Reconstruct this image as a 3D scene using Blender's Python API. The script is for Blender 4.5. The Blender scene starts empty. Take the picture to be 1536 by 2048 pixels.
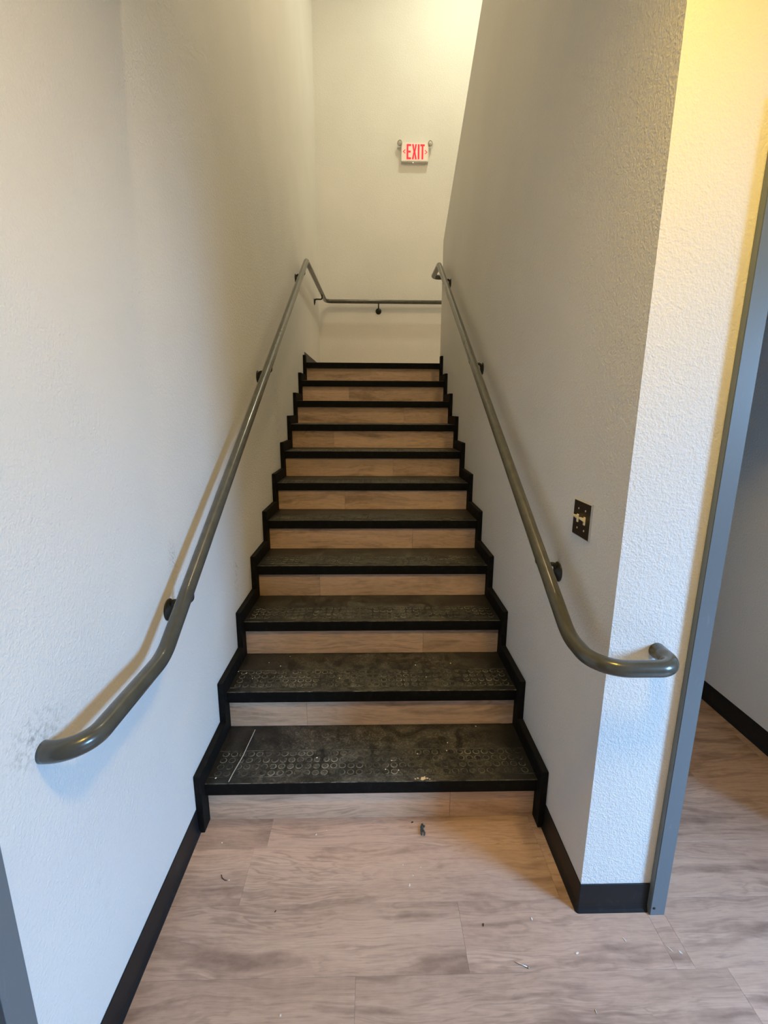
import bpy, bmesh, math, random
from mathutils import Vector, Matrix

random.seed(7)
SC = bpy.context.scene
COL = SC.collection

# ------------------------------------------------------------------ camera
PITCH, YAW, ROLL = math.radians(12.362), math.radians(1.313), math.radians(0.274)
fw = Vector((math.sin(YAW)*math.cos(PITCH), math.cos(YAW)*math.cos(PITCH), -math.sin(PITCH)))
rt = Vector((math.cos(YAW), -math.sin(YAW), 0)); up = rt.cross(fw)
rt2 = rt*math.cos(ROLL) + up*math.sin(ROLL); up2 = -rt*math.sin(ROLL) + up*math.cos(ROLL)
cam = bpy.data.cameras.new('camera')
cam.sensor_fit = 'HORIZONTAL'; cam.sensor_width = 36.0; cam.lens = 36.0*916.6/1536.0
cam.clip_start = 0.02
cam_o = bpy.data.objects.new('camera', cam); COL.objects.link(cam_o)
M = Matrix((rt2, up2, -fw)).transposed().to_4x4(); M.translation = Vector((0.0047, -1.444, 1.5189))
cam_o.matrix_world = M
SC.camera = cam_o

# ------------------------------------------------------------------ world, daylight, exposure
w = bpy.data.worlds.new('world'); SC.world = w; w.use_nodes = True
w.node_tree.nodes['Background'].inputs[0].default_value = (0.62, 0.78, 1.0, 1)
w.node_tree.nodes['Background'].inputs[1].default_value = 0.3

def area(name, loc, direction, sx, sy, power, color, shape='RECTANGLE'):
    l = bpy.data.lights.new(name, 'AREA'); l.shape = shape; l.size = sx; l.size_y = sy
    l.energy = power; l.color = color
    o = bpy.data.objects.new(name, l); COL.objects.link(o)
    o.location = loc; o.rotation_euler = Vector(direction).to_track_quat('-Z', 'Y').to_euler()
    return o
# daylight coming in through the glazed entrance door (on the right, behind the camera)
DOOR_X, DOOR_Y0, DOOR_Y1 = 2.5, -2.15, -1.25
area('entrance_daylight', (DOOR_X+1.4, -2.35, 2.85), (-1, 0, -.25), 2.3, 2.5, 1500, (0.28, 0.57, 1.0))

vs = SC.view_settings
vs.view_transform = 'Standard'; vs.look = 'None'; vs.gamma = 1.0; vs.use_curve_mapping = False
vs.exposure = 0.0

# ------------------------------------------------------------------ helpers
def link(name, me, mat=None, parent=None, loc=(0, 0, 0)):
    o = bpy.data.objects.new(name, me); COL.objects.link(o); o.location = loc
    if mat is not None and not me.materials:
        for m in (mat if isinstance(mat, (list, tuple)) else [mat]): me.materials.append(m)
    if parent is not None: o.parent = parent
    return o
def finish(bm, name, smooth=False):
    bmesh.ops.recalc_face_normals(bm, faces=bm.faces)
    me = bpy.data.meshes.new(name); bm.to_mesh(me); bm.free()
    if smooth:
        for p in me.polygons: p.use_smooth = True
    return me
def box(bm, x0, x1, y0, y1, z0, z1, mi=0):
    v = [bm.verts.new((x, y, z)) for x in (x0, x1) for y in (y0, y1) for z in (z0, z1)]
    for f in ((0,1,3,2),(4,6,7,5),(0,4,5,1),(2,3,7,6),(0,2,6,4),(1,5,7,3)):
        bm.faces.new([v[i] for i in f]).material_index = mi
    return v
def boxes(name, lst, mat, parent=None, loc=(0,0,0), bevel=0, seg=2):
    bm = bmesh.new()
    for b in lst: box(bm, *b)
    if bevel: bmesh.ops.bevel(bm, geom=bm.edges[:], offset=bevel, segments=seg, affect='EDGES', profile=0.5)
    return link(name, finish(bm, name, False), mat, parent, loc)
def prism(bm, poly, axis, a, b, mi=0):
    """poly = 2-D outline; axis 'x': (y,z) extruded from x=a to b; 'y': (x,z); 'z': (x,y)"""
    def P(u, v, t): return (t,u,v) if axis == 'x' else ((u,t,v) if axis == 'y' else (u,v,t))
    A = [bm.verts.new(P(u, v, a)) for u, v in poly]; B = [bm.verts.new(P(u, v, b)) for u, v in poly]
    n = len(poly)
    bm.faces.new(A).material_index = mi; bm.faces.new(B[::-1]).material_index = mi
    for i in range(n): bm.faces.new((A[i], B[i], B[(i+1) % n], A[(i+1) % n])).material_index = mi
def frame_axes(d):
    d = d.normalized(); h = Vector((0,0,1)) if abs(d.z) < .9 else Vector((1,0,0))
    a = d.cross(h).normalized(); return a, a.cross(d).normalized()
def tube(bm, pts, r, seg=20, cap=True):
    pts = [Vector(p) for p in pts]; n = len(pts); rings = []
    rr = r if isinstance(r, (list, tuple)) else [r]*n
    t = (pts[1]-pts[0]).normalized(); a, b = frame_axes(t)
    for i in range(n):
        tn = (pts[min(i+1, n-1)]-pts[max(i-1, 0)]).normalized()
        q = t.rotation_difference(tn); a = q @ a; b = q @ b; t = tn
        rings.append([bm.verts.new(pts[i] + (a*math.cos(2*math.pi*k/seg) + b*math.sin(2*math.pi*k/seg))*rr[i]) for k in range(seg)])
    for i in range(n-1):
        for k in range(seg):
            f = bm.faces.new((rings[i][k], rings[i][(k+1) % seg], rings[i+1][(k+1) % seg], rings[i+1][k])); f.smooth = True
    if cap: bm.faces.new(rings[0][::-1]); bm.faces.new(rings[-1])
def fillet(P, R, n=10):
    P = [Vector(p) for p in P]; out = [P[0]]
    for i in range(1, len(P)-1):
        u = (P[i-1]-P[i]).normalized(); v = (P[i+1]-P[i]).normalized(); ang = u.angle(v)
        r = R[i-1]; d = r/math.tan(ang/2)
        c = P[i] + (u+v).normalized()*(r/math.sin(ang/2)); s = P[i]+u*d - c; e = P[i]+v*d - c
        tot = s.angle(e); ax = s.cross(e).normalized()
        for k in range(n+1): out.append(c + Matrix.Rotation(tot*k/n, 3, ax) @ s)
    out.append(P[-1]); return out
def lathe(bm, prof, origin, axis, seg=24, mi=0):
    """prof = [(r, t)...] revolved about axis through origin, t along axis"""
    ax = Vector(axis).normalized(); a, b = frame_axes(ax); o = Vector(origin); rings = []
    for r, t in prof:
        rings.append([bm.verts.new(o + ax*t + (a*math.cos(2*math.pi*k/seg)+b*math.sin(2*math.pi*k/seg))*max(r, 1e-5)) for k in range(seg)])
    for i in range(len(rings)-1):
        for k in range(seg):
            f = bm.faces.new((rings[i][k], rings[i][(k+1)%seg], rings[i+1][(k+1)%seg], rings[i+1][k])); f.material_index = mi; f.smooth = True
    bm.faces.new(rings[0][::-1]).material_index = mi; bm.faces.new(rings[-1]).material_index = mi
def empty(name, loc=(0,0,0)):
    o = bpy.data.objects.new(name, None); COL.objects.link(o); o.location = loc; o.empty_display_size = .05; return o
def tag(o, label, cat, group=None):
    o['label'] = label; o['category'] = cat
    if group: o['group'] = group
    return o
def struct(o, label=None):
    o['kind'] = 'structure'
    if label: o['label'] = label
    return o

# ------------------------------------------------------------------ materials
class N:
    def __init__(s, name):
        s.m = bpy.data.materials.new(name); s.m.use_nodes = True; s.t = s.m.node_tree
        s.b = s.t.nodes['Principled BSDF']; s.out = s.t.nodes['Material Output']
    def n(s, typ, **kw):
        nd = s.t.nodes.new(typ)
        for k, v in kw.items():
            if k in ('op',): nd.operation = v
            elif hasattr(nd, k) and k not in ('inputs',): setattr(nd, k, v)
        return nd
    def l(s, a, b): s.t.links.new(a, b)
    def val(s, nd, **kw):
        for k, v in kw.items(): nd.inputs[k.replace('_', ' ')].default_value = v
        return nd
    def noise(s, vec, scale, detail=3, rough=.5, dist=0):
        nd = s.n('ShaderNodeTexNoise'); nd.inputs['Scale'].default_value = scale; nd.inputs['Detail'].default_value = detail
        nd.inputs['Roughness'].default_value = rough; nd.inputs['Distortion'].default_value = dist
        if vec is not None: s.l(vec, nd.inputs['Vector'])
        return nd.outputs['Fac']
    def mapping(s, vec, scale=(1,1,1), loc=(0,0,0), rot=(0,0,0)):
        nd = s.n('ShaderNodeMapping'); nd.inputs['Scale'].default_value = scale; nd.inputs['Location'].default_value = loc
        nd.inputs['Rotation'].default_value = rot; s.l(vec, nd.inputs['Vector']); return nd.outputs['Vector']
    def math(s, op, a, b=None, clamp=False):
        nd = s.n('ShaderNodeMath'); nd.operation = op; nd.use_clamp = clamp
        for i, x in enumerate((a, b)):
            if x is None: continue
            if isinstance(x, (int, float)): nd.inputs[i].default_value = x
            else: s.l(x, nd.inputs[i])
        return nd.outputs[0]
    def rng(s, v, a, b, c=0., d=1.):
        nd = s.n('ShaderNodeMapRange'); s.l(v, nd.inputs['Value'])
        for k, x in zip(('From Min','From Max','To Min','To Max'), (a,b,c,d)): nd.inputs[k].default_value = x
        return nd.outputs[0]
    def mix(s, f, a, b, blend='MIX'):
        nd = s.n('ShaderNodeMix'); nd.data_type = 'RGBA'; nd.blend_type = blend
        if isinstance(f, (int, float)): nd.inputs[0].default_value = f
        else: s.l(f, nd.inputs[0])
        for i, x in ((6, a), (7, b)):
            if isinstance(x, tuple): nd.inputs[i].default_value = (*x, 1) if len(x) == 3 else x
            else: s.l(x, nd.inputs[i])
        return nd.outputs[2]
    def bump(s, h, strength, dist):
        nd = s.n('ShaderNodeBump'); nd.inputs['Strength'].default_value = strength; nd.inputs['Distance'].default_value = dist
        s.l(h, nd.inputs['Height']); s.l(nd.outputs[0], s.b.inputs['Normal'])
    def obj(s): return s.n('ShaderNodeTexCoord').outputs['Object']
    def set(s, color=None, rough=None, metal=None, spec=None):
        if color is not None:
            if isinstance(color, tuple): s.b.inputs['Base Color'].default_value = (*color, 1)
            else: s.l(color, s.b.inputs['Base Color'])
        if rough is not None:
            if isinstance(rough, (int, float)): s.b.inputs['Roughness'].default_value = rough
            else: s.l(rough, s.b.inputs['Roughness'])
        if metal is not None: s.b.inputs['Metallic'].default_value = metal
        if spec is not None: s.b.inputs['Specular IOR Level'].default_value = spec
        return s.m
def sphere_mask(g, vec, c, r0, r1):
    nd = g.n('ShaderNodeVectorMath'); nd.operation = 'DISTANCE'; g.l(vec, nd.inputs[0]); nd.inputs[1].default_value = c
    return g.rng(nd.outputs['Value'], r0, r1, 1, 0)

def mat_wall(name, col, marks=()):
    g = N(name); v = g.obj()
    big = g.noise(v, 2.2, 3); c = g.mix(g.rng(big, .3, .7), tuple(x*.97 for x in col), tuple(min(1, x*1.02) for x in col))
    for (cen, sc, r, strength, mcol, nscale) in marks:
        mp = g.n('ShaderNodeVectorMath'); mp.operation = 'SUBTRACT'; g.l(v, mp.inputs[0]); mp.inputs[1].default_value = cen
        ms = g.mapping(mp.outputs[0], scale=sc)
        mk = sphere_mask(g, ms, (0,0,0), r*.15, r)
        ns = g.rng(g.noise(v, nscale, 5, .65), .48, .66)
        c = g.mix(g.math('MULTIPLY', g.math('MULTIPLY', mk, ns), strength, True), c, mcol)
    a = g.noise(v, 210, 2, .5); b = g.noise(v, 90, 2, .5)
    h = g.math('ADD', g.rng(a, .35, .68), g.math('MULTIPLY', g.rng(b, .45, .62), .9))
    g.bump(h, .42, .0017)
    return g.set(c, .62, 0, .35)
WALL = (0.80, 0.785, 0.75)
m_wall = mat_wall('painted_orange_peel_wall', WALL)
m_wall_left = mat_wall('painted_orange_peel_wall_scuffed', WALL, [
    ((-.642, -.665, .905), (1, 1, 1.5), .10, .55, (.10,.11,.10), 75),
    ((-.642, -.55, .405), (1, 2.4, .9), .075, .28, (.40,.38,.45), 28),
    ((-.642, .615, .775), (1, 2.2, .7), .10, .55, (.22,.21,.20), 45),
    ((-.642, 1.7, 1.45), (1, 1.6, .5), .22, .35, (.40,.37,.32), 30),
    ((-.642, -.02, 1.05), (1, 1.8, .8), .07, .6, (.25,.20,.15), 120)])
m_ceil = mat_wall('ceiling_paint', (.78,.77,.74))

def mat_wood(name, tones, axis='y'):
    """grain runs along x; across-grain axis y (floor) or z (risers)"""
    g = N(name); v = g.obj(); info = g.n('ShaderNodeObjectInfo'); rnd = info.outputs['Random']
    off = g.n('ShaderNodeCombineXYZ'); g.l(g.math('MULTIPLY', rnd, 37.0), off.inputs[0]); g.l(g.math('MULTIPLY', rnd, 91.0), off.inputs[1]); g.l(g.math('MULTIPLY', rnd, 53.), off.inputs[2])
    ad = g.n('ShaderNodeVectorMath'); ad.operation = 'ADD'; g.l(v, ad.inputs[0]); g.l(off.outputs[0], ad.inputs[1])
    s = (lambda a, b: (a, b, b))
    p = ad.outputs[0]
    wv = g.n('ShaderNodeVectorMath'); wv.operation = 'SCALE'                                 # slow sideways wander of the grain
    wn = g.n('ShaderNodeTexNoise'); wn.inputs['Scale'].default_value = 1.0; wn.inputs['Detail'].default_value = 2
    g.l(g.mapping(p, s(2.6, 5)), wn.inputs['Vector']); sub = g.n('ShaderNodeVectorMath'); sub.operation = 'SUBTRACT'
    g.l(wn.outputs['Color'], sub.inputs[0]); sub.inputs[1].default_value = (.5, .5, .5); g.l(sub.outputs[0], wv.inputs[0]); wv.inputs['Scale'].default_value = .085
    pw = g.n('ShaderNodeVectorMath'); pw.operation = 'ADD'; g.l(p, pw.inputs[0]); g.l(wv.outputs[0], pw.inputs[1]); q = pw.outputs[0]
    flow = g.noise(g.mapping(q, s(1.1, 10)), 1.0, 4, .55, .4)          # broad figure
    band = g.rng(g.noise(g.mapping(q, s(1.9, 15)), 1.0, 3, .6, .3), .53, .68)   # dark heart streaks
    lines = g.n('ShaderNodeMath'); lines.operation = 'SINE'
    g.l(g.math('MULTIPLY', flow, 95.0), lines.inputs[0])
    cath = g.math('MULTIPLY', g.rng(lines.outputs[0], .1, 1.0), g.rng(g.noise(g.mapping(p, s(2, 9)), 1., 2), .45, .62))
    streak = g.noise(g.mapping(q, s(4.5, 110)), 1.0, 4, .6, .3)
    fine = g.noise(g.mapping(p, s(16, 420)), 1.0, 3, .6)
    mott = g.noise(g.mapping(p, s(30, 60)), 1.0, 3, .6)
    knot = g.rng(g.noise(g.mapping(q, s(5.5, 13)), 1.0, 1, .5), .72, .84)
    d, m_, li = tones
    c = g.mix(g.rng(flow, .30, .68), d, li)
    c = g.mix(g.math('MULTIPLY', band, .92), c, m_)
    c = g.mix(g.math('MULTIPLY', cath, .42), c, tuple(x*.5 for x in d))
    c = g.mix(g.math('MULTIPLY', g.rng(streak, .50, .72), .52), c, tuple(x*.55 for x in d))
    c = g.mix(g.math('MULTIPLY', g.rng(fine, .42, .70), .30), c, tuple(x*.6 for x in d))
    c = g.mix(g.math('MULTIPLY', g.rng(mott, .4, .7), .16), c, tuple(min(1, x*1.25) for x in li))
    c = g.mix(g.math('MULTIPLY', knot, .70), c, tuple(x*.32 for x in d))
    hsv = g.n('ShaderNodeHueSaturation'); g.l(c, hsv.inputs['Color']); g.l(g.rng(rnd, 0, 1, .90, 1.10), hsv.inputs['Value'])
    g.bump(g.math('ADD', fine, streak), .12, .0006)
    return g.set(hsv.outputs[0], g.rng(streak, .3, .7, .36, .5), 0, .4)
m_floor = mat_wood('vinyl_plank_floor', ((.44,.295,.225), (.25,.157,.12), (.61,.43,.335)))
m_riser = mat_wood('vinyl_plank_riser', ((.60,.41,.275), (.37,.24,.16), (.79,.56,.395)))
m_sub = N('subfloor').set((.16,.11,.085), .9)

def mat_rubber(name, dusty):
    g = N(name); v = g.obj(); base = (.0085,.0080,.0075)
    if not dusty:
        s = g.noise(v, 30, 4, .6)
        c = g.mix(g.math('MULTIPLY', g.rng(s, .5, .75), .35), base, (.030,.029,.027))
        g.bump(g.noise(v, 300, 2), .1, .0004)
        return g.set(c, g.rng(s, .3, .7, .52, .66), 0, .08)
    info = g.n('ShaderNodeObjectInfo'); off = g.n('ShaderNodeCombineXYZ')
    g.l(g.math('MULTIPLY', info.outputs['Random'], 23.), off.inputs[0]); g.l(g.math('MULTIPLY', info.outputs['Random'], 41.), off.inputs[1])
    ad = g.n('ShaderNodeVectorMath'); ad.operation = 'ADD'; g.l(v, ad.inputs[0]); g.l(off.outputs[0], ad.inputs[1]); p = ad.outputs[0]
    sep = g.n('ShaderNodeSeparateXYZ'); g.l(v, sep.inputs[0])
    walk = g.rng(g.math('ABSOLUTE', sep.outputs[0]), .60, .34, .12, 1.)                       # trodden dust, less towards the ends
    cloud = g.rng(g.noise(p, 9, 5, .66, 1.2), .40, .66)
    swirl = g.rng(g.noise(p, 42, 4, .62, 3.0), .48, .64)
    speck = g.rng(g.noise(p, 260, 2, .5), .66, .74)
    f = g.math('MULTIPLY', g.math('ADD', g.math('MULTIPLY', cloud, .45), g.math('MULTIPLY', g.math('MULTIPLY', swirl, g.rng(cloud, 0, .7, .25, 1.)), .75)), walk)
    c = g.mix(g.math('MULTIPLY', f, .85, True), base, (.145,.133,.105))
    c = g.mix(g.math('MULTIPLY', g.math('MULTIPLY', speck, walk), .55), c, (.32,.29,.23))
    g.bump(g.noise(v, 300, 2), .12, .0004)
    return g.set(c, g.rng(f, 0, .8, .40, .75), 0, .45)
m_rubber = mat_rubber('black_rubber', False)
m_tread = mat_rubber('dusty_black_rubber', True)
def mat_ring():
    g = N('dust_caught_around_studs'); v = g.obj(); info = g.n('ShaderNodeObjectInfo'); off = g.n('ShaderNodeCombineXYZ')
    g.l(g.math('MULTIPLY', info.outputs['Random'], 31.), off.inputs[0])
    ad = g.n('ShaderNodeVectorMath'); ad.operation = 'ADD'; g.l(v, ad.inputs[0]); g.l(off.outputs[0], ad.inputs[1])
    f = g.math('MULTIPLY', g.rng(g.noise(ad.outputs[0], 16, 4, .7, .8), .40, .66), g.rng(g.noise(ad.outputs[0], 4.5, 2, .5), .30, .58, .12, 1.))
    return g.set(g.mix(f, (.016,.015,.0135), (.26,.245,.20)), .8)
m_ring = mat_ring()
def mat_rail():
    g = N('olive_grey_rail_enamel'); v = g.obj(); s = g.noise(v, 25, 3)
    g.bump(g.noise(v, 140, 2), .05, .0005)
    m = g.set(g.mix(g.rng(s, .35, .65), (.062,.062,.050), (.078,.077,.062)), .27, 0, .5)
    g.b.inputs['Coat Weight'].default_value = .35; g.b.inputs['Coat Roughness'].default_value = .12
    return m
m_rail = mat_rail()
m_bracket = N('dark_bracket_metal').set((.022,.021,.017), .42, .3)
def mat_frame():
    g = N('blue_grey_door_frame_paint'); v = g.obj(); s = g.rng(g.noise(g.mapping(v, (6, 6, 1.4)), 14, 5, .65, .4), .60, .76)
    return g.set(g.mix(g.math('MULTIPLY', s, .3), (.150,.178,.198), (.27,.30,.32)), .42)
m_frame = mat_frame()
def mat_base():
    g = N('black_vinyl_cove_base'); v = g.obj(); s = g.rng(g.noise(v, 22, 5, .65, .6), .55, .75)
    return g.set(g.mix(g.math('MULTIPLY', s, .4), (.0105,.0110,.0125), (.045,.046,.048)), .46, 0, .3)
m_base = mat_base()
m_plate = N('switch_plate_painted_reflection').set((.020,.014,.010), .38, .2)  # dark reflection in the steel plate, painted in as its base colour
m_plate_edge = N('plate_edge_painted_glint').set((.55,.53,.49), .35, .7)  # light caught by the bevel, put into a paler edge colour
m_toggle = N('almond_toggle').set((.80,.74,.66), .35)
m_screw = N('screw_head_steel').set((.75,.72,.66), .3, .8)
m_white = N('white_sign_plastic').set((.78,.77,.73), .4)
def emit(name, col, s, base=(.5,.5,.5)):
    g = N(name); g.set(base, .5); g.b.inputs['Emission Color'].default_value = (*col, 1); g.b.inputs['Emission Strength'].default_value = s; return g.m
m_red = emit('red_lit_letters', (1.0, .004, .035), 1.15, (.30,.005,.01))
m_redglow = emit('red_backlit_panel', (1.0, .45, .38), .12, (.85,.82,.76))
m_led = emit('indicator_led', (1., .75, .6), 2.5)
m_lamp_ring = N('grey_lamp_bezel').set((.42,.40,.35), .4)
m_lens = N('clear_lamp_lens').set((.62,.60,.54), .15)
m_lit = emit('lit_downlight_lens', (1., .74, .42), 6.)
m_lit_up = emit('lit_stairwell_light_lens', (1., .84, .60), 5.)
m_crumb = N('white_debris').set((.75,.73,.68), .7)
m_crumb_dark = N('dark_debris').set((.05,.035,.03), .8)
m_nail = N('bright_steel_nail').set((.62,.58,.54), .32, .8)
m_scrap = N('blue_grey_lint').set((.055,.075,.085), .9)
m_wire = N('pale_plastic_strip').set((.42,.41,.38), .5)
m_splat = N('cream_paint_splat').set((.72,.60,.38), .6)
def mat_doorwood():
    g = N('brown_door_veneer'); v = g.obj(); s = g.noise(g.mapping(v, (8, 40, 1.2)), 1., 4)
    return g.set(g.mix(s, (.06,.025,.015), (.12,.05,.03)), .4)
m_door = mat_doorwood()
def mat_glass():
    g = N('door_glass'); t = g.t; tr = g.n('ShaderNodeBsdfTransparent'); gl = g.n('ShaderNodeBsdfGlossy'); gl.inputs['Roughness'].default_value = .02
    mx = g.n('ShaderNodeMixShader'); mx.inputs[0].default_value = .06
    g.l(tr.outputs[0], mx.inputs[1]); g.l(gl.outputs[0], mx.inputs[2]); g.l(mx.outputs[0], g.out.inputs['Surface']); return g.m
m_glass = mat_glass()
m_alu = N('door_aluminium').set((.25,.26,.27), .35, .8)

# ------------------------------------------------------------------ dimensions
H, RUN, NSTEP = 0.178, 0.2981, 11
XW = 0.642            # stair walls at +-XW
XS = 0.617            # inside face of the skirts
YF = -0.325           # front of the wall beside the stair
YB = 4.37             # back wall of the landing
YL = (NSTEP-1)*RUN    # landing nosing
ZL = NSTEP*H
YE = 3.17             # end of the wall between the flights
XC = 1.80             # corridor wall
CE = 2.75             # entry ceiling
CT = 6.30             # stairwell ceiling
YR = -3.30            # rear wall of the entry

# ------------------------------------------------------------------ the setting
fl = struct(boxes('floor', [(-.78, 2.62, YR-.12, .03, -.10, -.0035), (-.78, XC+.12, .03, YB, -.10, -.0035)], m_sub), 'wood-look plank floor of the entry')
ROW0, ROWH = -.0995, .1925
JOINTS = {0: (-.377, .596, 1.60), -1: (-.42, .60, 1.58), -2: (-.73, .27, .853, .906, 1.62), -3: (-.045, .995, 1.98)}
for k in range(-17, 7):
    y0, y1 = ROW0 + k*ROWH, ROW0 + (k+1)*ROWH
    y0 = max(y0, YR)
    xa, xb = (-XW, DOOR_X) if k < -1 else ((-XW, XC) if k < 1 else (.765, XC))
    if k == -1: xb = DOOR_X
    js = JOINTS.get(k) or tuple(((k*.377) % 1.0) - 1.0 + i for i in range(5))
    cuts = [xa] + [j for j in js if xa+.02 < j < xb-.02] + [xb]
    for a, b in zip(cuts[:-1], cuts[1:]):
        g = .0002; hx, hy = (b-a)/2-g, (y1-y0)/2-g
        bm = bmesh.new(); vv = box(bm, -hx, hx, -hy, hy, -.0035, 0)
        e = [e for e in bm.edges if all(abs(q.co.z) < 1e-6 for q in e.verts)]
        bmesh.ops.bevel(bm, geom=e, offset=.0003, segments=1, affect='EDGES')
        link('plank', finish(bm, 'plank'), m_floor, fl, ((a+b)/2, (y0+y1)/2, 0))

# left wall with the opening of a door close to the camera
LD0, LD1, LDZ = -1.78, -.852, 2.10
struct(boxes('wall_left', [(-.78, -XW, LD1, YB, 0, CT), (-.78, -XW, YR, LD0, 0, CT), (-.78, -XW, LD0, LD1, LDZ, CT)], m_wall_left), 'left wall with a handrail')
struct(boxes('wall_back', [(-.78, XC+.12, YB, YB+.12, 0, CT)], m_wall), 'back wall of the stair landing')
bm = bmesh.new(); prism(bm, [(YF+.12, 0), (YE, 0), (YE, ZL+1.09), (0, ZL+1.09+YE*.605), (YF+.12, ZL+1.09+YE*.605)], 'x', XW, .765)
struct(link('wall_right', finish(bm, 'wall_right'), m_wall), 'half wall between the two flights')
struct(boxes('wall_entry', [(XW, .88, YF, YF+.12, 0, CE), (.88, XC, YF, YF+.12, 2.13, CE), (XC, DOOR_X, YF, YF+.12, 0, CE)], m_wall), 'wall end beside the stair with a framed opening')
struct(boxes('wall_corridor', [(XC, XC+.12, YF+.12, YB, 0, CT)], m_wall), 'grey wall seen through the opening')
struct(boxes('wall_entrance', [(DOOR_X, DOOR_X+.12, YR, DOOR_Y0-.05, 0, CE), (DOOR_X, DOOR_X+.12, DOOR_Y1+.05, YF, 0, CE), (DOOR_X, DOOR_X+.12, DOOR_Y0-.05, DOOR_Y1+.05, 2.15, CE)], m_wall))
struct(boxes('wall_rear', [(-.78, DOOR_X+.12, YR-.12, YR, 0, CE)], m_wall))
struct(boxes('wall_upper', [(-XW, XW, -.12, 0, CE, CT), (XW, XC, YF-.12+.12, YF+.12, CE+.2, CT)], m_wall))
struct(boxes('ceiling', [(-XW, XW, YR, 0, CE, CE+.15), (XW, DOOR_X, YR, YF+.12, CE, CE+.15)], m_ceil))
struct(boxes('ceiling_stairwell', [(-.78, XC+.12, -.12, YB+.12, CT, CT+.1)], m_ceil))
bm = bmesh.new(); prism(bm, [(YF+.12, CE), (1.23, CE), (YL, ZL-.25), (YB, ZL-.25), (YB, ZL-.02), (YL+.1, ZL-.02), (1.33, CE+.25), (YF+.12, CE+.9)], 'x', .765, XC)
struct(link('ceiling_corridor', finish(bm, 'ceiling_corridor'), m_ceil))  # unseen soffit slab, added to keep stairwell light out of the corridor

# cove base: profile swept along a plan path
def cove(name, path, side, mat=m_base, hgt=.1016, z=0, round_at=None):
    """path = plan points along the wall face; side = +1 when the room is on the left of the direction of travel"""
    prof = [(0, 0), (.011, .0), (.0105, .003), (.0065, .010), (.0040, .019), (.0032, .030), (.0032, hgt-.001), (.0022, hgt), (0, hgt)]
    pts = [Vector((p[0], p[1], 0)) for p in path]; bm = bmesh.new(); rings = []
    for i, p in enumerate(pts):
        d0 = (pts[i]-pts[i-1]).normalized() if i else None; d1 = (pts[i+1]-pts[i]).normalized() if i < len(pts)-1 else None
        d0 = d0 or d1; d1 = d1 or d0
        n0 = Vector((-d0.y, d0.x, 0))*side; n1 = Vector((-d1.y, d1.x, 0))*side
        nn = (n0+n1).normalized(); nn /= max(.3, nn.dot(n0))
        fan = [nn]
        if i == round_at: fan = [n0.lerp(n1, k/6).normalized() for k in range(7)]
        for nv in fan: rings.append([bm.verts.new(p + nv*max(u, .0002) + Vector((0, 0, v+z))) for u, v in prof])
    for a, b in zip(rings[:-1], rings[1:]):
        for k in range(len(prof)): bm.faces.new((a[k], a[(k+1) % len(prof)], b[(k+1) % len(prof)], b[k]))
    bm.faces.new(rings[0]); bm.faces.new(rings[-1][::-1])
    return struct(link(name, finish(bm, name), mat))
cove('baseboard_left', [(-XW, -.797), (-XW, -.034)], -1)
cove('baseboard_right', [(XW, -.034), (XW, YF), (.8565, YF)], -1, round_at=1)
cove('baseboard_corridor', [(XC, YF+.125), (XC, 3.0)], 1)
cove('baseboard_rear', [(-XW, YR), (DOOR_X, YR)], 1)
cove('baseboard_landing', [(-XW, YL+.085), (-XW, YB), (XC, YB)], -1, z=ZL)

# framed opening to the corridor (no leaf in view)
d = struct(empty('door_1', ((.855+XC)/2, YF, 0)), 'blue grey metal frame of the opening to the corridor')
def rel(o, root):
    o.parent = root; o.location = o.location - root.location; return o
def jamb(x0, x1, inner, sgn):
    bm = bmesh.new()
    fz = 2.17
    box(bm, x0, x1, YF-.020, YF-.0005, 0, fz)               # face on the entry side
    box(bm, inner-.012 if sgn > 0 else inner, inner if sgn > 0 else inner+.012, YF-.0005, YF+.1205, 0, 2.13)
    bmesh.ops.bevel(bm, geom=bm.edges[:], offset=.0018, segments=2, affect='EDGES')
    return rel(link('jamb', finish(bm, 'jamb'), m_frame), d)
j1 = jamb(.857, .904, .892, 1); jamb(1.752, 1.799, 1.764, -1)
rel(boxes('header', [(.904, 1.752, YF-.020, YF-.0005, 2.125, 2.17), (.905, 1.751, YF, YF+.12, 2.118, 2.129)], m_frame, bevel=.0015), d)
bm = bmesh.new(); lathe(bm, [(.0042, 0), (.0042, .0012), (.0025, .0016)], (.868, YF-.0198, .028), (0, -1, 0), 12)
rel(link('screw', finish(bm, 'screw'), m_bracket), d)

# door in the left wall next to the camera
d = struct(empty('door_2', (-XW, (LD0+LD1)/2, 0)), 'blue grey frame and brown door in the left wall')
for (a, b, c_, e_) in ((LD1-.001, LD1+.054, LD1-.014, LD1-.001), (LD0-.054, LD0+.001, LD0+.001, LD0+.014)):
    rel(boxes('jamb', [(-XW+.0005, -XW+.020, a, b, 0, 2.155), (-.78, -XW+.0004, c_, e_, 0, 2.099)], m_frame, bevel=.0015), d)
rel(boxes('header', [(-XW+.0005, -XW+.020, LD0+.001, LD1-.001, 2.099, 2.155)], m_frame, bevel=.0015), d)
leaf = rel(boxes('leaf', [(-.745, -.700, LD0+.016, LD1-.016, .008, 2.092)], m_door, bevel=.002), d)
bm = bmesh.new(); tube(bm, fillet([(-.70, LD0+.08, 1.0), (-.645, LD0+.08, 1.0), (-.645, LD0+.19, 1.0)], [.015]), .009, 12)
hd = link('handle', finish(bm, 'handle'), m_nail); hd.parent = leaf; hd.location = -leaf.location - d.location

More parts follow.
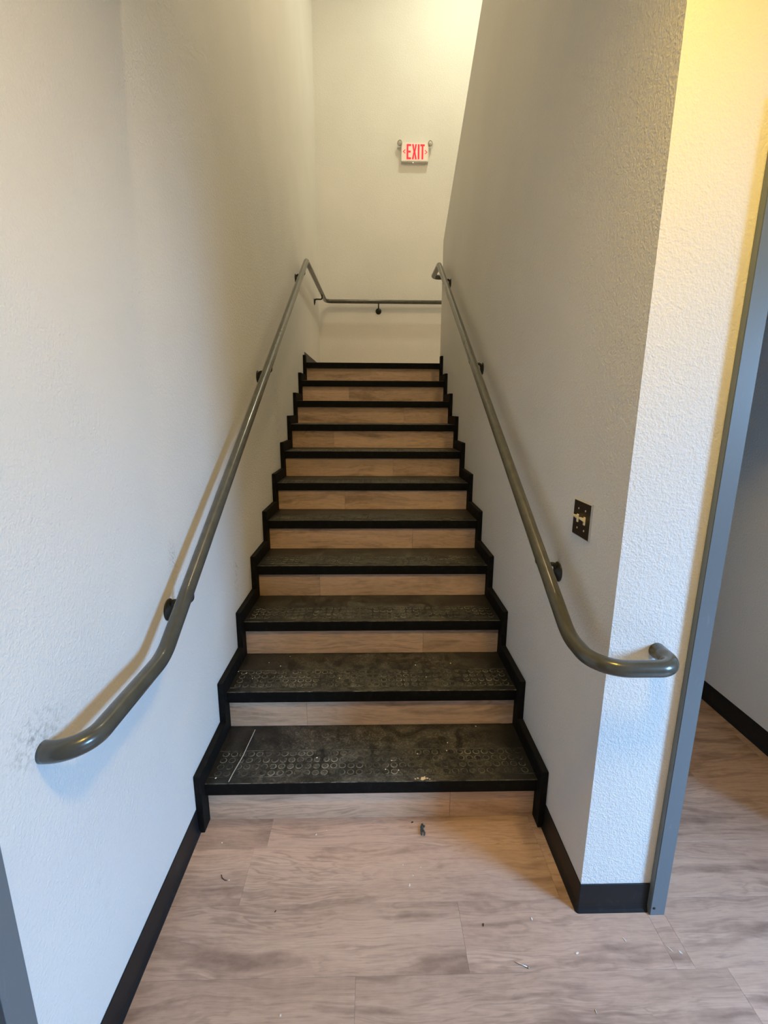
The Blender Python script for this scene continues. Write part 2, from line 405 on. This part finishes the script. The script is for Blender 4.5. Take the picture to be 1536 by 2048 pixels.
# glazed entrance door (behind the camera, the daylight comes through it)
d = struct(empty('door_3', (DOOR_X, (DOOR_Y0+DOOR_Y1)/2, 0)), 'glazed entrance door')
rel(boxes('frame', [(DOOR_X+.01, DOOR_X+.11, DOOR_Y0-.05, DOOR_Y0, 0, 2.15), (DOOR_X+.01, DOOR_X+.11, DOOR_Y1, DOOR_Y1+.05, 0, 2.15), (DOOR_X+.01, DOOR_X+.11, DOOR_Y0, DOOR_Y1, 2.1, 2.15)], m_alu), d)
lf = rel(boxes('leaf_rails', [(DOOR_X+.04, DOOR_X+.08, DOOR_Y0+.005, DOOR_Y0+.06, .01, 2.09), (DOOR_X+.04, DOOR_X+.08, DOOR_Y1-.06, DOOR_Y1-.005, .01, 2.09),
    (DOOR_X+.04, DOOR_X+.08, DOOR_Y0+.06, DOOR_Y1-.06, .01, .16), (DOOR_X+.04, DOOR_X+.08, DOOR_Y0+.06, DOOR_Y1-.06, 2.02, 2.09)], m_alu), d)
pn = boxes('pane', [(DOOR_X+.057, DOOR_X+.063, DOOR_Y0+.06, DOOR_Y1-.06, .16, 2.02)], m_glass); pn.parent = lf; pn.location = -lf.location - d.location

# ------------------------------------------------------------------ staircase
st = tag(empty('staircase'), 'straight flight of black rubber treads with wood-look risers between two walls', 'staircase')
OV = .020
# tread with turned-down nosing (origin at the nosing's top front edge, middle)
def tread_mesh(depth):
    r = .004; prof = [(.000, -.048), (.000, -r), (.0012, -.0012), (r, 0), (depth, 0), (depth, -.012), (.013, -.012), (.013, -.048), (.011, -.050), (.002, -.050)]
    bm = bmesh.new(); prism(bm, prof, 'x', -XS+.0005, XS-.0005); bmesh.ops.recalc_face_normals(bm, faces=bm.faces)
    for f in bm.faces:
        f.material_index = 0 if f.normal.z > .9 and f.calc_center_median().y > .01 else (2 if .7 < f.normal.z < .95 else 1)
    me = finish(bm, 'tread'); me.materials.append(m_tread); me.materials.append(m_rubber); me.materials.append(m_ring); return me
def stud_mesh():
    bm = bmesh.new(); seg = 14; n = 36; pitch = .0334
    for j in range(4):
        for i in range(n):
            cx = (i-(n-1)/2)*pitch; cy = .050+j*.0332; r = .0116
            rings = []
            for rr, z in ((r+.0022, .0001), (r, .0010), (r-.0014, .0013)):
                rings.append([bm.verts.new((cx+rr*math.cos(2*math.pi*k/seg), cy+rr*math.sin(2*math.pi*k/seg), z)) for k in range(seg)])
            for a, b, mi in ((rings[0], rings[1], 1), (rings[1], rings[2], 1)):
                for k in range(seg): bm.faces.new((a[k], a[(k+1) % seg], b[(k+1) % seg], b[k])).material_index = mi
            bm.faces.new(rings[2]).material_index = 0
    for yy in (.0315, .1665): box(bm, -XS+.004, XS-.004, yy, yy+.0022, .0001, .0007, 1)
    bmesh.ops.recalc_face_normals(bm, faces=bm.faces)
    me = finish(bm, 'studs'); me.materials.append(m_tread); me.materials.append(m_ring); return me
t_me, s_me = tread_mesh(RUN+OV-.0005), stud_mesh()
l_me = tread_mesh(.11)
RJ = [.295, -.285, .247, -.288, .238, -.184, .142, -.299, .254, -.212, None]
for i in range(NSTEP):
    y, z = i*RUN, i*H
    t = link('tread' if i < NSTEP-1 else 'landing_nosing', t_me if i < NSTEP-1 else l_me, None, st, (0, y, z+H))
    if i < NSTEP-1:
        s = link('studs', s_me, None, t); s['kind'] = 'stuff'
    r = boxes('riser', [(-XS+.0005, XS-.0005, 0, .02, 0, H-.013)], m_sub, st, (0, y+OV+.0045, z))
    cuts = [-XS+.0008] + ([RJ[i]] if RJ[i] is not None else []) + [XS-.0008]
    for a, b in zip(cuts[:-1], cuts[1:]):
        pl = boxes('plank', [(-(b-a)/2+.0004, (b-a)/2-.0004, -.0045, -.0001, .0005, H-.0125)], m_riser, r, ((a+b)/2, 0, 0), bevel=.0005, seg=1)
# stepped skirts
def skirt(sgn):
    fo, tp = .033, .062; poly = [(-fo, 0)]
    for i in range(NSTEP):
        y, z = i*RUN-fo, (i+1)*H+tp
        poly += [(y, z-.003), (y+.003, z)]
        if i < NSTEP-1: poly.append(((i+1)*RUN-fo, z))
    poly += [(YL+.030, NSTEP*H+tp), (YL+.030, NSTEP*H-.25)]
    poly += [(OV+.09, 0)]
    bm = bmesh.new(); a, b = sorted((sgn*XS, sgn*(XW-.0005)))
    prism(bm, poly, 'x', a, b)
    e = [x for x in bm.edges if abs(x.verts[0].co.x-x.verts[1].co.x) < 1e-6]
    bmesh.ops.bevel(bm, geom=e, offset=.0015, segments=1, affect='EDGES')
    bmesh.ops.triangulate(bm, faces=[f for f in bm.faces if len(f.verts) > 4])
    return link('skirt_board', finish(bm, 'skirt_board'), m_rubber, st)
skirt(-1); skirt(1)
boxes('landing', [(-XW+.001, XW-.001, YL+.1102, YB-.001, ZL-.15, ZL), (XW+.001, XC-.001, YE+.001, YB-.001, ZL-.0195, ZL)], m_floor, st)

# ------------------------------------------------------------------ handrails
RR = .0215
def bracket(parent, rail_pt, wall_pt):
    """flange on the wall, arm curving up to the underside of the rail"""
    rp, wp = Vector(rail_pt), Vector(wall_pt); n = (Vector((rp.x, rp.y, 0))-Vector((wp.x, wp.y, 0))).normalized()
    wp = Vector((rp.x-n.x*(Vector((rp.x-wall_pt[0], rp.y-wall_pt[1], 0)).length), rp.y-n.y*(Vector((rp.x-wall_pt[0], rp.y-wall_pt[1], 0)).length), wp.z))
    bm = bmesh.new()
    lathe(bm, [(.034, .0003), (.035, .002), (.033, .005), (.017, .010), (.012, .014)], wp, n, 28)
    top = rp - Vector((0, 0, RR*.8))
    za = wp.z + .027
    path = fillet([Vector((wp.x, wp.y, wp.z+.006))+n*.006, Vector((wp.x, wp.y, za))+n*.016, Vector((rp.x, rp.y, za)), top], [.010, .016])
    tube(bm, path, .0075, 12)
    o = link('bracket', finish(bm, 'bracket', False), m_bracket, parent)
    for p in o.data.polygons: p.use_smooth = True
    # saddle plate under the rail
    bm = bmesh.new(); lathe(bm, [(.008, -.004), (.009, .004), (.008, .010)], top-Vector((0,0,.004)), (0,0,1), 16)
    link('saddle', finish(bm, 'saddle', True), m_bracket, o)
    return o
def rail(parent, P, R, cap=True):
    bm = bmesh.new(); tube(bm, fillet(P, R, 14), RR, 32, cap)
    o = link('rail', finish(bm, 'rail'), m_rail, parent)
    for p in o.data.polygons: p.use_smooth = len(p.vertices) == 4
    return o
XR = .565
hl = tag(empty('handrail'), 'olive grey round handrail on the left wall that wraps around the landing wall', 'handrail')
zl = lambda y: .868 + (y+.300)*.6085
rail(hl, [(-XW, -.655, .866), (-XR, -.655, .866), (-XR, -.303, .866), (-XR, 2.815, 2.763), (-XR+.012, 4.285, 2.765), (1.62, 4.285, 2.765)], [.066, .16, .10, .075])
for y in (-.085, 1.225, 2.68): bracket(hl, (-XR, y, zl(y)), (-XW, y, zl(y)-.092))
bracket(hl, (-XR+.01, 3.92, 2.764), (-XW, 3.92, 2.678))
bracket(hl, (.061, 4.285, 2.765), (.061, YB, 2.678)); bracket(hl, (1.2, 4.285, 2.765), (1.2, YB, 2.678))
hr = tag(empty('handrail'), 'olive grey round handrail on the right wall, looped around the wall corner below', 'handrail')
zr = lambda y: 1.124 + (y-.14)*.6035
yb = .14 - (1.124-.890)/.6035
rail(hr, [(.772, YF, .890), (.772, YF-.092, .890), (XR, YF-.092, .890), (XR, yb, .890), (XR, 2.835, zr(2.835)), (XR, 3.25, 2.762), (.845, 3.25, 2.762), (.845, 2.9, 2.85)], [.050, .085, .16, .10, .055, .055])
for y in (.045, 1.345, 2.66): bracket(hr, (XR, y, zr(y)), (XW, y, zr(y)-.085))

# ------------------------------------------------------------------ exit sign
def exit_sign():
    W_, H_, D_ = .300, .186, .048; cx, cz = .4585, 4.312
    e = tag(empty('exit_sign', (cx, YB, cz)), 'white lit sign with red EXIT lettering and two lamp heads on the back wall', 'exit sign')
    b = boxes('housing', [(-W_/2, W_/2, -D_, -.0005, -H_/2, H_/2)], m_white, e, bevel=.004)
    y0 = -D_-.0006
    boxes('face_panel', [(-W_/2+.008, W_/2-.008, y0, -D_+.0006, -H_/2+.008, H_/2-.008)], m_redglow, e)
    X = lambda f: (f-.5)*W_; Z = lambda f: (.5-f)*H_
    def glyph(name, polys):
        bm = bmesh.new()
        for p in polys: prism(bm, [(X(u), Z(v)) for u, v in p], 'y', y0-.0016, y0-.0002)
        return link(name, finish(bm, name), m_red, e)
    R = lambda a, b, c, d: [(a, c), (b, c), (b, d), (a, d)]
    t, bt = .11, .89
    glyph('letter_e', [R(.194, .256, t, bt), R(.256, .358, t, t+.095), R(.256, .345, .45, .545), R(.256, .358, bt-.095, bt)])
    glyph('letter_x', [[(.390,t),(.452,t),(.480,.38),(.508,t),(.568,t),(.516,.50),(.568,bt),(.508,bt),(.480,.62),(.452,bt),(.390,bt),(.444,.50)]])
    glyph('letter_i', [R(.603, .665, t, bt)])
    glyph('letter_t', [R(.696, .856, t, t+.095), R(.745, .808, t+.095, bt)])
    glyph('arrow', [[(.135,.38),(.155,.405),(.085,.49),(.155,.575),(.135,.60),(.050,.49)]])
    glyph('arrow', [[(.875,.40),(.855,.425),(.925,.51),(.855,.595),(.875,.62),(.960,.51)]])
    bm = bmesh.new(); lathe(bm, [(.0045, 0), (.0040, .002), (.0022, .0035)], (-.018, -D_*.55, -H_/2), (0, 0, -1), 12)
    link('indicator_light', finish(bm, 'indicator'), m_led, e)
    for s in (-1, 1):
        c = Vector((s*(W_/2+.020), -.050, H_/2-.010)); ax = Vector((s*.45, -1, -.12)).normalized()
        bm = bmesh.new(); lathe(bm, [(.012, -.036), (.022, -.028), (.028, -.004), (.029, 0), (.0245, .001), (.024, -.003)], c, ax, 24)
        tube(bm, [(s*(W_/2-.012), -.026, H_/2-.020), c-ax*.030], .009, 10)
        o = link('lamp_head', finish(bm, 'lamp_head', True), m_lamp_ring, e)
        bm = bmesh.new(); lathe(bm, [(.0238, -.003), (.018, .003), (.010, .006), (.001, .007)], c, ax, 24)
        link('lens', finish(bm, 'lens', True), m_lens, o)
exit_sign()

# ------------------------------------------------------------------ light switch
def switch():
    e = tag(empty('light_switch', (XW, -.097, 1.200)), 'dark double toggle switch plate on the right wall', 'light switch')
    hy, hz = .0595, .0575
    bm = bmesh.new()
    A = [bm.verts.new((-.0002, a*hy, b*hz)) for a, b in ((-1,-1),(1,-1),(1,1),(-1,1))]
    B = [bm.verts.new((-.0045, a*(hy-.004), b*(hz-.004))) for a, b in ((-1,-1),(1,-1),(1,1),(-1,1))]
    for k in range(4): bm.faces.new((A[k], A[(k+1)%4], B[(k+1)%4], B[k])).material_index = 1
    bm.faces.new(B).material_index = 0; bm.faces.new(A[::-1]).material_index = 1
    link('plate', finish(bm, 'plate'), [m_plate, m_plate_edge], e)
    for yy in (.023, -.023):
        boxes('toggle_collar', [(-.0075, -.0044, yy-.0048, yy+.0048, -.0125, .0125)], m_toggle, e, bevel=.0008)
        bm = bmesh.new(); prism(bm, [(-.0060, -.004), (-.0060, .009), (-.0215, .0135), (-.0225, .0075)], 'y', yy-.0042, yy+.0042)
        bmesh.ops.bevel(bm, geom=bm.edges[:], offset=.0012, segments=2, affect='EDGES')
        link('toggle', finish(bm, 'toggle'), m_toggle, e)
        for zz in (.0305, -.0305):
            bm = bmesh.new(); lathe(bm, [(.0032, 0), (.0030, .0010), (.0016, .0016)], (-.0044, yy, zz), (-1, 0, 0), 14)
            link('screw', finish(bm, 'screw', True), m_screw, e)
switch()

# ------------------------------------------------------------------ ceiling lights (lamps of the place, above the frame)
def downlight(x, y, z, power, color, label, lit, r=.085):
    e = tag(empty('recessed_light', (x, y, z)), label, 'light')
    bm = bmesh.new(); lathe(bm, [(r+.022, 0), (r+.020, .004), (r+.002, .006), (r, .001)], (0, 0, 0), (0, 0, -1), 32)
    link('trim_ring', finish(bm, 'trim_ring', True), m_white, e)
    bm = bmesh.new(); lathe(bm, [(r-.001, .0062), (r*.6, .0082), (.001, .009)], (0, 0, 0), (0, 0, -1), 32)
    link('lens', finish(bm, 'lens', True), lit, e)
    l = area('recessed_light_beam', (x, y, z-.014), (0, 0, -1), r*2, r*2, power, color, 'DISK'); 
    l.parent = e; l.location = (0, 0, -.014)
downlight(.46, -1.02, CE, 22.0, (1., .63, .07), 'warm recessed downlight in the entry ceiling', m_lit, .15)
downlight(.95, 3.30, CT, 29, (1., .98, .72), 'warm recessed light above the landing', m_lit_up)
downlight(.55, .22, CT, 46, (1., .76, .44), 'warm recessed light above the upper flight', m_lit_up)

# ------------------------------------------------------------------ small things lying about
def chip(name, x, y, z, sx, sy, sz, rot, mat, label, cat, group=None, seed=0):
    rg = random.Random(seed); bm = bmesh.new(); bmesh.ops.create_icosphere(bm, subdivisions=1, radius=1)
    for v in bm.verts:
        k = rg.uniform(.7, 1.25); v.co = Vector((v.co.x*sx*k, v.co.y*sy*k, v.co.z*sz))
    me = finish(bm, name); o = link(name, me, mat, None, (x, y, z+sz)); o.rotation_euler = (0, 0, rot)
    return tag(o, label, cat, group)
TINY = 'tiny white speck on the wood-look floor'
for k, (x, y, sx, sy, r, lab) in enumerate([(-.207,-.05,.0045,.0025,.9,'white slanted crumb on the floor in front of the first riser, left of the lint'),
        (.122,-.238,.003,.0065,-.1,'upright white crumb near the middle of the floor, below the lint'), (.136,-.208,.002,.003,0,TINY),
        (.489,-.348,.0025,.006,.2,'white crumb on the floor just left of the wall corner'), (.589,-.441,.006,.003,.3,'flat oval white crumb on the floor right of the nail'),
        (-.541,-.076,.003,.0025,0,'white crumb on the floor beside the left foot of the stair skirt'), (.744,-.41,.002,.007,.4,'narrow white sliver on the floor below the wall end baseboard'),
        (.542,-.093,.0025,.002,0,TINY), (.575,-.155,.003,.002,0,'white crumb on the floor close to the right wall baseboard'),
        (.888,-.445,.003,.006,.5,'stubby pale chip on the floor right of the thin splinter'), (.581,-.573,.0015,.006,0,'upright white sliver at the bottom edge of the picture, right of centre'),
        (-.474,-.212,.003,.002,.3,'white crumb at the end of the dark curled shaving'), (.105,-.17,.002,.002,0,TINY), (.165,-.18,.002,.002,0,TINY), (-.17,-.033,.002,.002,0,TINY),
        (-.235,-.565,.003,.003,0,'white round crumb at the bottom edge of the picture, left of centre')]):
    chip('crumb', x, y, 0, sx, sy, .0013, r, m_crumb, lab, 'debris', 'white crumbs on the floor', seed=k)
for k, (x, y, n) in enumerate([(-.612,.455,2),(-.572,.442,2),(-.534,.398,2),(-.148,.396,2),(.368,.513,2),(-.49,.53,2),(-.40,.585,2),(.20,.50,2),(.24,.40,2),(-.43,.50,2),
        (-.585,.028,1),(.31,.20,1),(.30,.155,1),(.075,.105,1),(.10,.055,1),(.45,.30,1),(-.22,.125,1),(.18,.14,1),(.05,.06,1)]):
    chip('crumb', x, y, n*H+.0004, .0030+.0012*(k % 3 == 1), .0025, .0013, k, m_crumb,
         'pale crumb on the second tread from the floor' if n == 2 else 'pale crumb on the bottom tread', 'debris', 'crumbs on the second tread' if n == 2 else 'crumbs on the bottom tread', seed=40+k)
chip('wood_splinter', .8625, -.436, 0, .0014, .012, .0013, .62, m_crumb, 'thin white splinter on the floor near the blue grey door frame', 'debris', seed=3)
chip('dark_chip', .337, -.362, 0, .0022, .006, .0014, -.3, m_crumb_dark, 'small dark chip on the floor right of the plank end', 'debris', seed=4)
chip('dark_chip', -.301, -.312, 0, .0018, .004, .0012, -.5, m_crumb_dark, 'tiny dark speck on the left part of the floor', 'debris', seed=5)
chip('dark_chip', .150, -.004, 0, .006, .003, .0014, .5, m_crumb_dark, 'small reddish brown flake beside the lint at the first riser', 'debris', seed=6)
# nail
bm = bmesh.new(); a, b = Vector((.402, -.459, .0024)), Vector((.437, -.474, .0024)); dr = (b-a).normalized()
tube(bm, [a, a+dr*.006, b], [.0003, .0016, .0016], 10); lathe(bm, [(.0036, 0), (.0036, .0012), (.003, .0018)], b, dr, 14)
tag(link('nail', finish(bm, 'nail', True), m_nail), 'short pale steel nail lying on the floor planks', 'nail')
# lint scrap
bm = bmesh.new(); rg = random.Random(5)
for q in range(5):
    p0 = Vector((.183+rg.uniform(-.006,.006), -.024+rg.uniform(-.014,.014), .004)); pts = [p0]
    for s in range(4): pts.append(pts[-1]+Vector((rg.uniform(-.003,.004), rg.uniform(-.009,.003), 0)) + Vector((0,0,rg.uniform(-.001,.0015))))
    tube(bm, pts, .0030, 7)
tag(link('lint_scrap', finish(bm, 'lint_scrap', True), m_scrap), 'small blue grey scrap of lint on the floor in front of the first riser', 'debris')
# curl on the left part of the floor
bm = bmesh.new(); tube(bm, [(-.505, -.194, .0018), (-.500, -.204, .0018), (-.490, -.211, .0018), (-.481, -.213, .0018)], .0013, 6)
tag(link('shaving_curl', finish(bm, 'shaving_curl', True), m_crumb_dark), 'tiny dark curled shaving on the floor near the left baseboard', 'debris')
# pale strip on the bottom tread
bm = bmesh.new(); zz = H+.0030
ctrl = [(-.505,.290),(-.508,.240),(-.5115,.188),(-.514,.140),(-.5205,.095),(-.527,.050),(-.531,.008)]
pts = []
for i in range(len(ctrl)-1):
    for k in range(4):
        t = k/4; pts.append((ctrl[i][0]*(1-t)+ctrl[i+1][0]*t, ctrl[i][1]*(1-t)+ctrl[i+1][1]*t, zz))
pts.append((*ctrl[-1], zz))
tube(bm, pts, .0017, 8)
tag(link('plastic_strip', finish(bm, 'plastic_strip', True), m_wire), 'long thin pale strip lying across the left end of the bottom tread', 'debris')
# paint splat at the bottom nosing
bm = bmesh.new(); rg = random.Random(11)
for (cx, cy, r) in ((.189,.014,.011),(.170,.016,.004),(.205,.015,.005),(.214,.011,.003),(.160,.013,.0035),(.196,.022,.004)):
    vs_ = [bm.verts.new((cx+r*rg.uniform(.7,1.15)*math.cos(k*math.pi/6), cy+.75*r*rg.uniform(.7,1.15)*math.sin(k*math.pi/6), H+.0002)) for k in range(12)]
    c_ = bm.verts.new((cx, cy, H+.0014))
    for k in range(12): bm.faces.new((vs_[k], vs_[(k+1) % 12], c_))
tag(link('paint_splat', finish(bm, 'paint_splat', True), m_splat), 'cream paint splat on the front edge of the bottom tread', 'paint splat')
